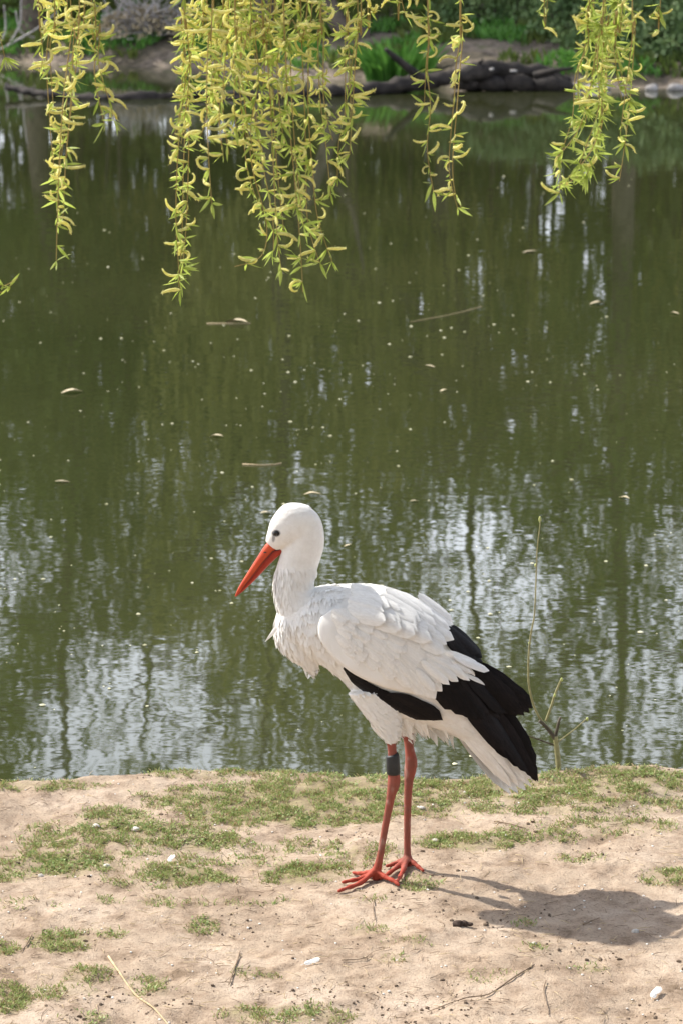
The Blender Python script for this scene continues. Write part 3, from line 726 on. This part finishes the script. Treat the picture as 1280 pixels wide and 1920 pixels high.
# ------------------------------------------------------------------ overhanging willow
random.seed(300)
wroot = empty('weeping_willow', (2.5, 3.9, G(2.5, 3.9) - .05), 'weeping willow with hanging strands of yellow catkins over the pond', 'tree')
wb = wroot.location.copy()
tp = [tuple(wb), (2.52, 3.92, .9), (2.45, 4.0, 2.0), (2.2, 4.15, 3.0), (1.7, 4.4, 3.6)]
tp = [Vector(v) for v in catmull(tp, 5)]; tk = MB(); tk.tube(tp, [.26 - .012 * i + (.06 if i == 0 else 0) for i in range(len(tp))], 12); tk.build('trunk', M['barkw'], wroot)
lim = [Vector(v) for v in catmull([(1.75, 4.38, 3.55), (1.2, 4.6, 3.72), (.5, 4.75, 3.7), (-.3, 4.8, 3.62), (-1.1, 4.85, 3.45)], 6)]
lb = MB(); lb.tube(lim, [.06 - .045 * i / len(lim) for i in range(len(lim))], 8); lb.build('limb', M['barkw'], wroot)
CAT = []
for i, (ang, L) in enumerate(((70, .046), (110, .048), (30, .05), (200, .050), (15, .040), (-90, .046), (-25, .04), (280, .054), (140, .042), (60, .034))):
    mb = MB(); random.seed(310 + i); n = 11; p = Vector((0, 0, 0)); a = R(-10); pts = []
    for k in range(n): pts.append(p.copy()); p = p + Vector((math.cos(a), rnd(-.08, .08), math.sin(a))) * (L / (n - 1)); a += R(ang) / (n - 1) * (.5 + k / n)
    rr = [(.0033 if i % 2 else .0038) * (math.sin(math.pi * min(.97, .1 + .82 * k / (n - 1))) ** .5) * rnd(.85, 1.12) for k in range(n)]; rr[0] = .0012
    mb.tube(pts, rr, 6)
    for k in range(34):
        q = random.randrange(1, n); d = rvec(); c = pts[q] + rvec() * .002; e = c + d * rnd(.004, .0062); s = d.cross(rvec()) * .0009
        mb.face([c - s, c + s, e])
    CAT.append(mb.mesh('catkin', M['catkin']))
LEAF = []
for i in range(5):
    mb = MB(); random.seed(330 + i); n = 6; bend = rnd(-.5, .5)
    prof = [(0, .06), (.25, .8), (.5, 1), (.8, .5), (1, .02)]
    for k in range(n):
        u = k / (n - 1); w = interp(prof, u) * .085
        for s in (-1, 0, 1): mb.V.append(Vector((u, s * w, bend * u * u * .5 + abs(s) * w * .45)))
    for k in range(n - 1):
        for s in (0, 1): a = k * 3 + s; mb.F.append((a, a + 1, a + 4, a + 3)); mb.M.append(0)
    LEAF.append(mb.mesh('willow_leaf', M['wleaf']))
# strands: px polyline, catkin share, leaf share
STR = [
 ([(150,-60),(135,60),(120,180),(112,300),(108,420),(106,490)], 1.0, .35), ([(105,-60),(95,40),(88,110),(92,200),(100,300),(112,380)], .9, .4), ([(170,-60),(180,60),(178,140),(190,205),(196,232)], .8, .7),
 ([(70,-60),(75,30),(80,100),(78,130)], .8, .4), ([(130,-80),(150,40),(140,150),(128,260),(120,350)], .9, .4), ([(-60,440),(-30,520),(0,548),(24,532)], .1, 1.0), ([(-40,-40),(-5,50),(10,110)], .1, 1.0),
 ([(380,-60),(365,60),(352,180),(345,300),(342,430),(338,520),(340,560)], .75, .8), ([(400,-60),(392,60),(388,180),(392,300),(398,385)], .9, .5), ([(430,-60),(425,80),(418,200),(430,290)], .9, .6),
 ([(455,-60),(450,80),(460,200),(475,320),(500,420),(490,480),(440,500)], .9, .6), ([(490,-60),(500,80),(508,200),(514,330),(520,440),(528,508)], .9, .7), ([(530,-60),(535,80),(540,200),(552,330),(562,440),(568,548)], .8, 1.0),
 ([(560,-60),(566,80),(572,220),(574,330),(578,420),(602,500)], .8, .6), ([(600,-60),(596,60),(600,180),(612,280),(620,370)], .8, .7), ([(650,-60),(652,60),(656,160),(655,230),(636,260),(632,350)], .9, .6),
 ([(675,-60),(672,40),(665,120),(660,210),(655,290)], 1.0, .5), ([(345,-60),(350,40),(356,130),(348,210),(340,270)], 1.0, .4), ([(470,-60),(465,60),(440,160),(445,260)], .9, .7), ([(510,-60),(480,40),(485,150),(470,240),(478,300)], .9, .7), ([(580,-60),(545,40),(520,120),(530,250)], .9, .7),
 ([(420,-60),(410,50),(400,140),(385,230),(372,262)], 1.0, .6),([(440,-60),(445,40),(438,120),(412,200),(420,300)], 1.0, .6),
 ([(800,-60),(804,60),(800,130),(806,200),(800,280),(812,360)], .6, .35), ([(862,-60),(866,60),(862,120),(856,200),(848,300),(852,360),(865,392)], .65, .25), ([(745,-70),(750,-10),(760,30)], .8, .3), ([(690,-60),(695,10),(690,40)], .8, .3),
 ([(1105,-60),(1098,20),(1095,90),(1078,140),(1072,220),(1052,290),(1048,362)], .5, .9), ([(1135,-60),(1140,30),(1135,120),(1130,200),(1120,270),(1098,330)], .4, 1.3), ([(1160,-60),(1140,100),(1128,230),(1105,310),(1055,348)], .3, 1.5), ([(1110,-60),(1118,60),(1106,160),(1085,240),(1040,300)], .4, 1.3), ([(1185,-60),(1190,30),(1186,110),(1180,190),(1172,260),(1160,340)], .6, .6), ([(1240,-60),(1232,10),(1215,30)], .5, .5), ([(1160,-60),(1150,40),(1152,110),(1165,190)], .5, .8), ([(1020,-60),(1026,-5)], .4, .5)]
random.seed(350)
for poly, cs, ls in list(STR):
    if poly[-1][1] > 150:
        for rep_ in range(random.choice((1, 1, 2)) if 330 < poly[0][0] < 700 else 1):
            cut = random.randint(max(3, len(poly) - 2), len(poly)); jx = rnd(8, 22) * random.choice((-1, 1))
            STR.append(([(x + jx * (.3 + .7 * i / len(poly)) + rnd(-6, 6), y + rnd(-25, 5) * (i > 0)) for i, (x, y) in enumerate(poly[:cut])], cs * .8, ls * 1.1))
cat_list, leaf_list, strands = [], [], []
for si, (poly, cs, ls) in enumerate(STR):
    Ys = rnd(4.55, 4.95); pts = [P(x, y, Ys) for x, y in poly]
    top = pts[0]
    lp = min(lim, key=lambda q: abs(q.x - top.x) + abs(q.y - top.y) * .3)
    up = [lp, Vector((lerp(lp.x, top.x, .55), lerp(lp.y, top.y, .5), lerp(lp.z, top.z, .35) + .15))]
    sp = [Vector(v) for v in catmull([tuple(v) for v in up + pts], 8)]
    tb = MB(); tb.tube(sp, [.0016 - .0010 * i / len(sp) for i in range(len(sp))], 5); st_o = tb.build('hanging_branch', M['wtwig'], wroot); strands.append(st_o)
    acc = 0; nxt = .02; total = sum((sp[i + 1] - sp[i]).length for i in range(len(sp) - 1))
    for i in range(10, len(sp) - 1):
        a, b = sp[i], sp[i + 1]; L = (b - a).length; tdir = (b - a).normalized(); acc += L
        while acc > nxt:
            acc -= nxt; nxt = rnd(.010, .036)
            p = a.lerp(b, rnd(0, 1)); frac = i / len(sp); tipness = smooth(.82, 1.0, frac)
            az = rnd(0, 6.28); out = Vector((math.cos(az) * 1.2, math.sin(az) * .9, rnd(-.3, .35))).normalized()
            if random.random() < cs * 1.15 * (1 - .55 * tipness):
                z = (Vector((0, 0, 1)) * random.choice((1, 1, -1)) + rvec() * .55); sc = rnd(.42, .98)
                cat_list.append((random.choice(CAT), frame(p, out, z, sc, rnd(.9, 1.2) * sc, sc), si, to_px(p)))
            for q in range(int(ls * (4.3 + 3.2 * tipness) + rnd(0, 1))):
                d = (out * rnd(.3, 1) + rvec() * .75 + Vector((0, 0, -.25)) + tdir * .3).normalized()
                s = rnd(.014, .034) * (1 + .25 * tipness)
                leaf_list.append((random.choice(LEAF), frame(p, d, rvec(), s, s * 1.05, s), si, to_px(p)))
def inframe(q): return -20 < q[0] < 1300 and -20 < q[1] < 1930
for name, lst, mat in (('catkin', cat_list, M['catkin']), ('leaf', leaf_list, M['wleaf'])):
    random.shuffle(lst); lst.sort(key=lambda e: not inframe(e[3])); rest = MB()
    for i, (me, mt, si, _) in enumerate(lst):
        if i < 300: inst(name, me, mt, strands[si])
        else: rest.add_mesh(me, mt)
    if rest.V: tag(rest.build('more_' + ('catkins' if name == 'catkin' else 'leaves'), mat, wroot), kind='stuff')
    print(name, len(lst))

# ------------------------------------------------------------------ sapling by the water
random.seed(400); sb = GP(1046, 1452); sb.z = G(sb.x, sb.y) - .01
sroot = empty('sapling', sb, 'thin bare sapling with one tall whip at the water edge behind the stork tail', 'sapling')
SY = sb.y
def stick(name, L, r0, r1, mat, dy=0.0):
    pts = [P(x, y, SY + dy * i) for i, (x, y) in enumerate(L)]; pts = [Vector(v) for v in catmull([tuple(v) for v in pts], 5)]
    m = MB(); m.tube(pts, [lerp(r0, r1, i / (len(pts) - 1)) for i in range(len(pts))], 7); return m.build(name, M[mat], sroot)
stick('stem', [(1047,1456),(1045,1425),(1042,1400),(1040,1380)], .0075, .0065, 'shrubtwig')
stick('stub', [(1040,1386),(1030,1372),(1018,1358),(1010,1352)], .0055, .004, 'shrubdark', -.004)
stick('stub', [(1040,1382),(1043,1368),(1047,1352),(1050,1345)], .0050, .003, 'shrubdark', .004)
stick('twig', [(1032,1370),(1012,1348),(998,1318),(990,1280),(990,1230),(994,1190),(1001,1150),(1004,1080),(1006,1030),(1011,985),(1011,968)], .0032, .0010, 'shrubtwig', -.004)
stick('twig', [(1022,1352),(1032,1325),(1040,1300),(1052,1272)], .0032, .0026, 'shrubtwig', .004)
stick('twig', [(1044,1392),(1062,1378),(1078,1366),(1100,1346)], .0018, .0014, 'shrubtwig', .008)
stick('twig', [(1040,1398),(1018,1390),(996,1382),(976,1376)], .0024, .0014, 'shrubdark', -.006)
for x, y in ((1011, 974), (1039, 1304), (1100, 1348), (1052, 1274), (1003, 1060), (992, 1206)):
    m = MB(); m.blob(P(x, y, SY), .0035, .0035, .009 if y < 1000 else .005, x, .1, 7, 5); m.build('bud', M['bud'], sroot)

# ------------------------------------------------------------------ grass and litter on the near bank
random.seed(500); g = MB()
def ground_pt(px, py):
    q = GP(px, py); q.z = G(q.x, q.y); return q
cnt = 0; tries = 0
while cnt < 52000 and tries < 700000:
    tries += 1; py = rnd(1440, 1990); px = rnd(-120, 1400)
    c = cover(px, py) * (1.35 - .75 * smooth(1560, 1700, py)); q = GP(px, py)
    c = min(1, c * 1.1) * smooth(-.42, .55, noise.noise(Vector((q.x * 16, q.y * 16, 1))) + .6 * noise.noise(Vector((q.x * 45, q.y * 45, 6))))
    if random.random() > c: continue
    q.z = G(q.x, q.y) - .002
    if q.z < -.05: continue
    cnt += 1; herb = noise.noise(Vector((q.x * 5, q.y * 5, 7))) > .22
    if (herb and random.random() < .30) or random.random() < .07:
        a = rnd(0, 6.28); L = rnd(.003, .008); d = Vector((math.cos(a), math.sin(a), rnd(.2, 1.2))).normalized()
        leaf_face(g, q + Vector((0, 0, rnd(0, .008))), L, Vector((0, 0, 1)) + rvec() * .5, .75, d, 1 if random.random() < .75 else 0)
    else:
        a = rnd(0, 6.28); L = rnd(.005, .009) + .010 * random.random() ** 2; ln = rnd(.25, .95)
        d = Vector((math.cos(a) * ln, math.sin(a) * ln, 1)).normalized(); s = Vector((-math.sin(a + rnd(-1, 1)), math.cos(a), 0)).normalized() * rnd(.0007, .0014)
        mid = q + d * L * .6; e = q + d * L + Vector((math.cos(a), math.sin(a), -.5)) * L * .22
        g.face([q - s, q + s, mid + s * .8, e, mid - s * .8], random.choice((0, 0, 0, 0, 1, 2, 2)))
tag(g.build('grass', [M['grass'], M['grass_dark'], M['straw']], smooth_=False), 'patchy short grass and small herbs on the sandy bank', 'grass', kind='stuff')
random.seed(510); cr = MB(); stw = MB(); pf = MB()
for k in range(5200):
    px, py = rnd(-100, 1380), rnd(1452, 1960); q = ground_pt(px, py)
    if noise.noise(Vector((q.x * 4, q.y * 4, 12))) + .5 * noise.noise(Vector((q.x * 15, q.y * 15, 2))) < rnd(.0, .6): continue
    r = random.choice((.0012, .0014, .0018, .002, .0034)) * rnd(.7, 1.3); cr.blob(q + Vector((0, 0, r * .3)), r * rnd(.8, 1.6), r * rnd(.8, 1.6), r * .8, k, .4, 5, 4)
tag(cr.build('soil_crumbs', M['crumb'], smooth_=False), 'dark crumbs of soil strewn over the sand', 'soil', kind='stuff')
for k in range(1500):
    px, py = rnd(-100, 1380), rnd(1455, 1960); q = ground_pt(px, py) + Vector((0, 0, .002)); a = rnd(0, 6.28); L = rnd(.008, .035)
    e = q + Vector((math.cos(a) * L, math.sin(a) * L, rnd(0, .006))); stw.tube([q, q.lerp(e, .5) + Vector((rnd(-.002, .002), 0, .001)), e], [.0006, .0007, .0004], 4, m=k % 2)
tag(stw.build('straw_litter', [M['straw'], M['twig']]), 'scraps of dry straw and twig scattered on the sand', 'litter', kind='stuff')
for k in range(260):
    q = ground_pt(rnd(-100, 1380), rnd(1455, 1960)); r = rnd(.0015, .0035); pf.blob(q + Vector((0, 0, r * .3)), r, r, r * .6, k, .4, 5, 4)
tag(pf.build('pale_grit', M['pale'], smooth_=False), 'pale grit scattered over the sandy bank', 'grit', kind='stuff')
# single twigs and straws
def ground_stick(name, L, r, mat, label, cat, lift=.004, group=None):
    pts = [ground_pt(x, y) + Vector((0, 0, lift)) for x, y in L]; off = pts[0].copy(); pts = [Vector(v) for v in catmull([tuple(v) for v in pts], 4)]
    m = MB(); n = len(pts); m.tube(pts, [r * (1 - .5 * i / n) * rnd(.85, 1.15) for i in range(n)], 6)
    return tag(m.build(name, M[mat], off=off), label, cat, group)
ground_stick('straw_stalk', [(204,1796),(225,1830),(255,1866),(290,1896),(325,1930)], .0026, 'straw', 'pale straw stalk lying at the lower left of the sand', 'straw')
ground_stick('dry_twig', [(1000,1820),(960,1845),(915,1868),(870,1882),(800,1898)], .0019, 'twig', 'long thin brown twig lying at the lower right of the sand', 'twig', group='twigs on the sand')
ground_stick('dry_twig', [(450,1775),(446,1800),(438,1825),(430,1848)], .0022, 'twig', 'short dark twig on the sand at lower middle left', 'twig', group='twigs on the sand')
ground_stick('dry_twig', [(1022,1850),(1018,1870),(1024,1890),(1027,1908)], .0014, 'twig', 'short bent twig below the end of the long twig', 'twig', group='twigs on the sand')
ground_stick('dry_twig', [(60,1755),(50,1775),(40,1790)], .002, 'twig', 'short twig left of the bright herb clump', 'twig', group='twigs on the sand')
ground_stick('dry_twig', [(640,1808),(680,1800),(700,1790),(730,1785)], .0011, 'twig', 'thin wispy twig left of centre below the stork feet', 'twig', group='twigs on the sand')
ground_stick('dry_twig', [(700,1692),(699,1712),(702,1732)], .0014, 'twig', 'tiny upright-lying twig straight below the near foot', 'twig', group='twigs on the sand')
ground_stick('dry_twig', [(925,1550),(955,1555),(985,1560)], .002, 'twig', 'brown twig on the bare strip right of the legs', 'twig', group='twigs on the sand')
ground_stick('dry_twig', [(1093,1738),(1110,1725),(1122,1718)], .0022, 'twig', 'crooked twig lying inside the stork shadow', 'twig', group='twigs on the sand')
# pebbles, clod, feathers
for k, (x, y, r, lab) in enumerate(((77,1645,.009,'white pebble in the grass at the left edge'),(815,1582,.010,'white pebble right of the far leg'),(200,1625,.010,'pale pebble beside the second grass clump on the left'),
        (1190,1748,.010,'pale pebble inside the stork shadow'),(1000,1775,.007,'small pale pebble below the shadow'),(180,1555,.011,'pale pebble in front of the left grass tuft'),(255,1560,.012,'pinkish pale pebble right of the left grass tuft'),(790,1520,.009,'white pebble in the grass right of the legs'))):
    q = ground_pt(x, y); r *= .72; m = MB(); m.blob(q + Vector((0, 0, r * .3)), r * 1.25, r, r * .75, k + 40, .35, 9, 7)
    tag(m.build('pebble', M['pebble'], off=q), lab, 'pebble', 'pebbles on the sand')
q = ground_pt(865, 1742); root = empty('soil_clod', q, 'dark brown clod of soil on the sand below the stork', 'clod')
for dx, r in ((-.008, .010), (.007, .008), (.018, .005)):
    m = MB(); m.blob(q + Vector((dx, rnd(-.004, .004), r * .45)), r * 1.3, r, r * .8, dx * 900, .5, 10, 8); m.build('lump', M['clod'], root)
for k, (x, y, ang, L, lab) in enumerate(((1222, 1872, -60, .042, 'crumpled white feather on the sand at the lower right'), (572, 1812, -10, .035, 'small white downy feather on the sand at lower centre'), (318, 1618, -80, .032, 'small white feather standing among the left grass clumps'))):
    q = ground_pt(x, y) + Vector((0, 0, .006)); a = R(-ang); root = empty('fallen_feather', q, lab, 'feather', 'fallen feathers on the sand')
    d = Vector((math.cos(a), math.sin(a) * 1.6, .25)).normalized()
    inst('vane', FS[k % 3], frame(q, d, Vector((.2, -.6, 1)), L, L * .34, L * .3), root)
    inst('vane', FW[k % 3], frame(q + d * L * .35, (d + Vector((.5, .1, .15))).normalized(), Vector((-.2, -.6, 1)), L * .6, L * .35, L * .3), root)
    m = MB(); m.tube([q - d * L * .25, q + d * L * .5], [.0008, .0006], 5); m.build('quill', M['pale'], root)

# ------------------------------------------------------------------ things floating on the pond
random.seed(600); fl = MB()
for k in range(430):
    if k < 250: px, py = rnd(-60, 1340), 1500 - 1200 * rnd(0, 1) ** .8 * .98
    else:
        cx, cy = random.choice(((850, 620), (380, 700), (200, 620), (870, 460), (120, 1180), (560, 800), (760, 720))); px, py = random.gauss(cx, 130), random.gauss(cy, 90)
    if py < 200 or py > 1440: continue
    q = GP(px, py, WZ + .002); r = .0018 + .005 * random.random() ** 2.2; r *= (1 + q.y / 30); n = 6; a0 = rnd(0, 6)
    ring = [q + Vector((math.cos(a0 + i * 1.047) * r * rnd(.7, 1.5), math.sin(a0 + i * 1.047) * r * rnd(.7, 1.3), 0)) for i in range(n)]
    b = len(fl.V); fl.V.extend(ring); fl.V.append(q + Vector((0, 0, r * .5)))
    for i in range(n): fl.F.append((b + i, b + (i + 1) % n, b + n)); fl.M.append(0)
tag(fl.build('floating_flecks', M['fleck']), 'pale flecks of willow fluff floating on the green water', 'flecks', kind='stuff')
LV = []
for i in range(3):
    m = MB(); random.seed(610 + i)
    prof = [(0, .05), (.3, .8), (.6, 1), (1, .02)]
    for k in range(6):
        u = k / 5; w = interp(prof, u) * .17
        for s in (-1, 0, 1): m.V.append(Vector((u, s * w, .06 * math.sin(u * 3 + i) + abs(s) * w * .5)))
    for k in range(5):
        for s in (0, 1): a = k * 3 + s; m.F.append((a, a + 1, a + 4, a + 3)); m.M.append(0)
    LV.append(m.mesh('floating_leaf', M['leafpale']))
FLT = ((136,736,40,'floating leaf near the left edge at mid height of the water'),(405,818,26,'pale curled leaf floating left of centre'),(118,903,28,'tan leaf floating near the left edge above the bill'),
  (586,927,32,'pale leaf floating just above the stork head'),(500,962,22,'yellow leaf floating just left of the stork head'),(990,472,30,'pale sliver floating above the bright sky patch'),
  (1120,570,32,'orange-tan leaf floating near the right below the sky patch'),(830,732,18,'brightest white bit floating right of centre'),(806,686,20,'white bit floating above the brightest bit'),(1262,588,20,'pale leaf floating at the right edge'),
  (777,940,18,'yellowish leaf floating right of the stork head'),(650,1022,16,'tan bit floating right of the stork neck'),(1170,933,20,'pale bit floating right of the sapling tip'),(440,605,50,'long pale sliver floating below the middle strands'))
for k, (x, y, L, lab) in enumerate(FLT):
    q = GP(x, y, WZ + .004); L = L * mpp(q) * 1.1; a = rnd(-.5, .5) + (math.pi if k % 2 else 0)
    q = q - Vector((math.cos(a), math.sin(a), 0)) * L * .5
    o = inst('floating_leaf', LV[k % 3], frame(q, Vector((math.cos(a), math.sin(a) * 1.5, 0)), Vector((0, 0, 1)), L, L, L), None); tag(o, lab, 'leaf', 'leaves floating on the pond')
def float_stick(L, r, lab):
    pts = [GP(x, y, WZ + .003) for x, y in L]; off = pts[0].copy(); m = MB(); m.tube(pts, [r] * len(pts), 6)
    tag(m.build('floating_twig', M['straw'], off=off), lab, 'twig', 'twigs floating on the pond')
float_stick([(455,870),(490,872),(515,871),(528,868)], .0025, 'pale straw floating to the upper left of the stork head')
float_stick([(768,603),(830,592),(870,583),(902,574)], .0014, 'long thin reed floating right of centre below the strands')
float_stick([(388,606),(470,606)], .0025, 'thin straw floating straight below the middle strands')
print('objects', len(bpy.data.objects))
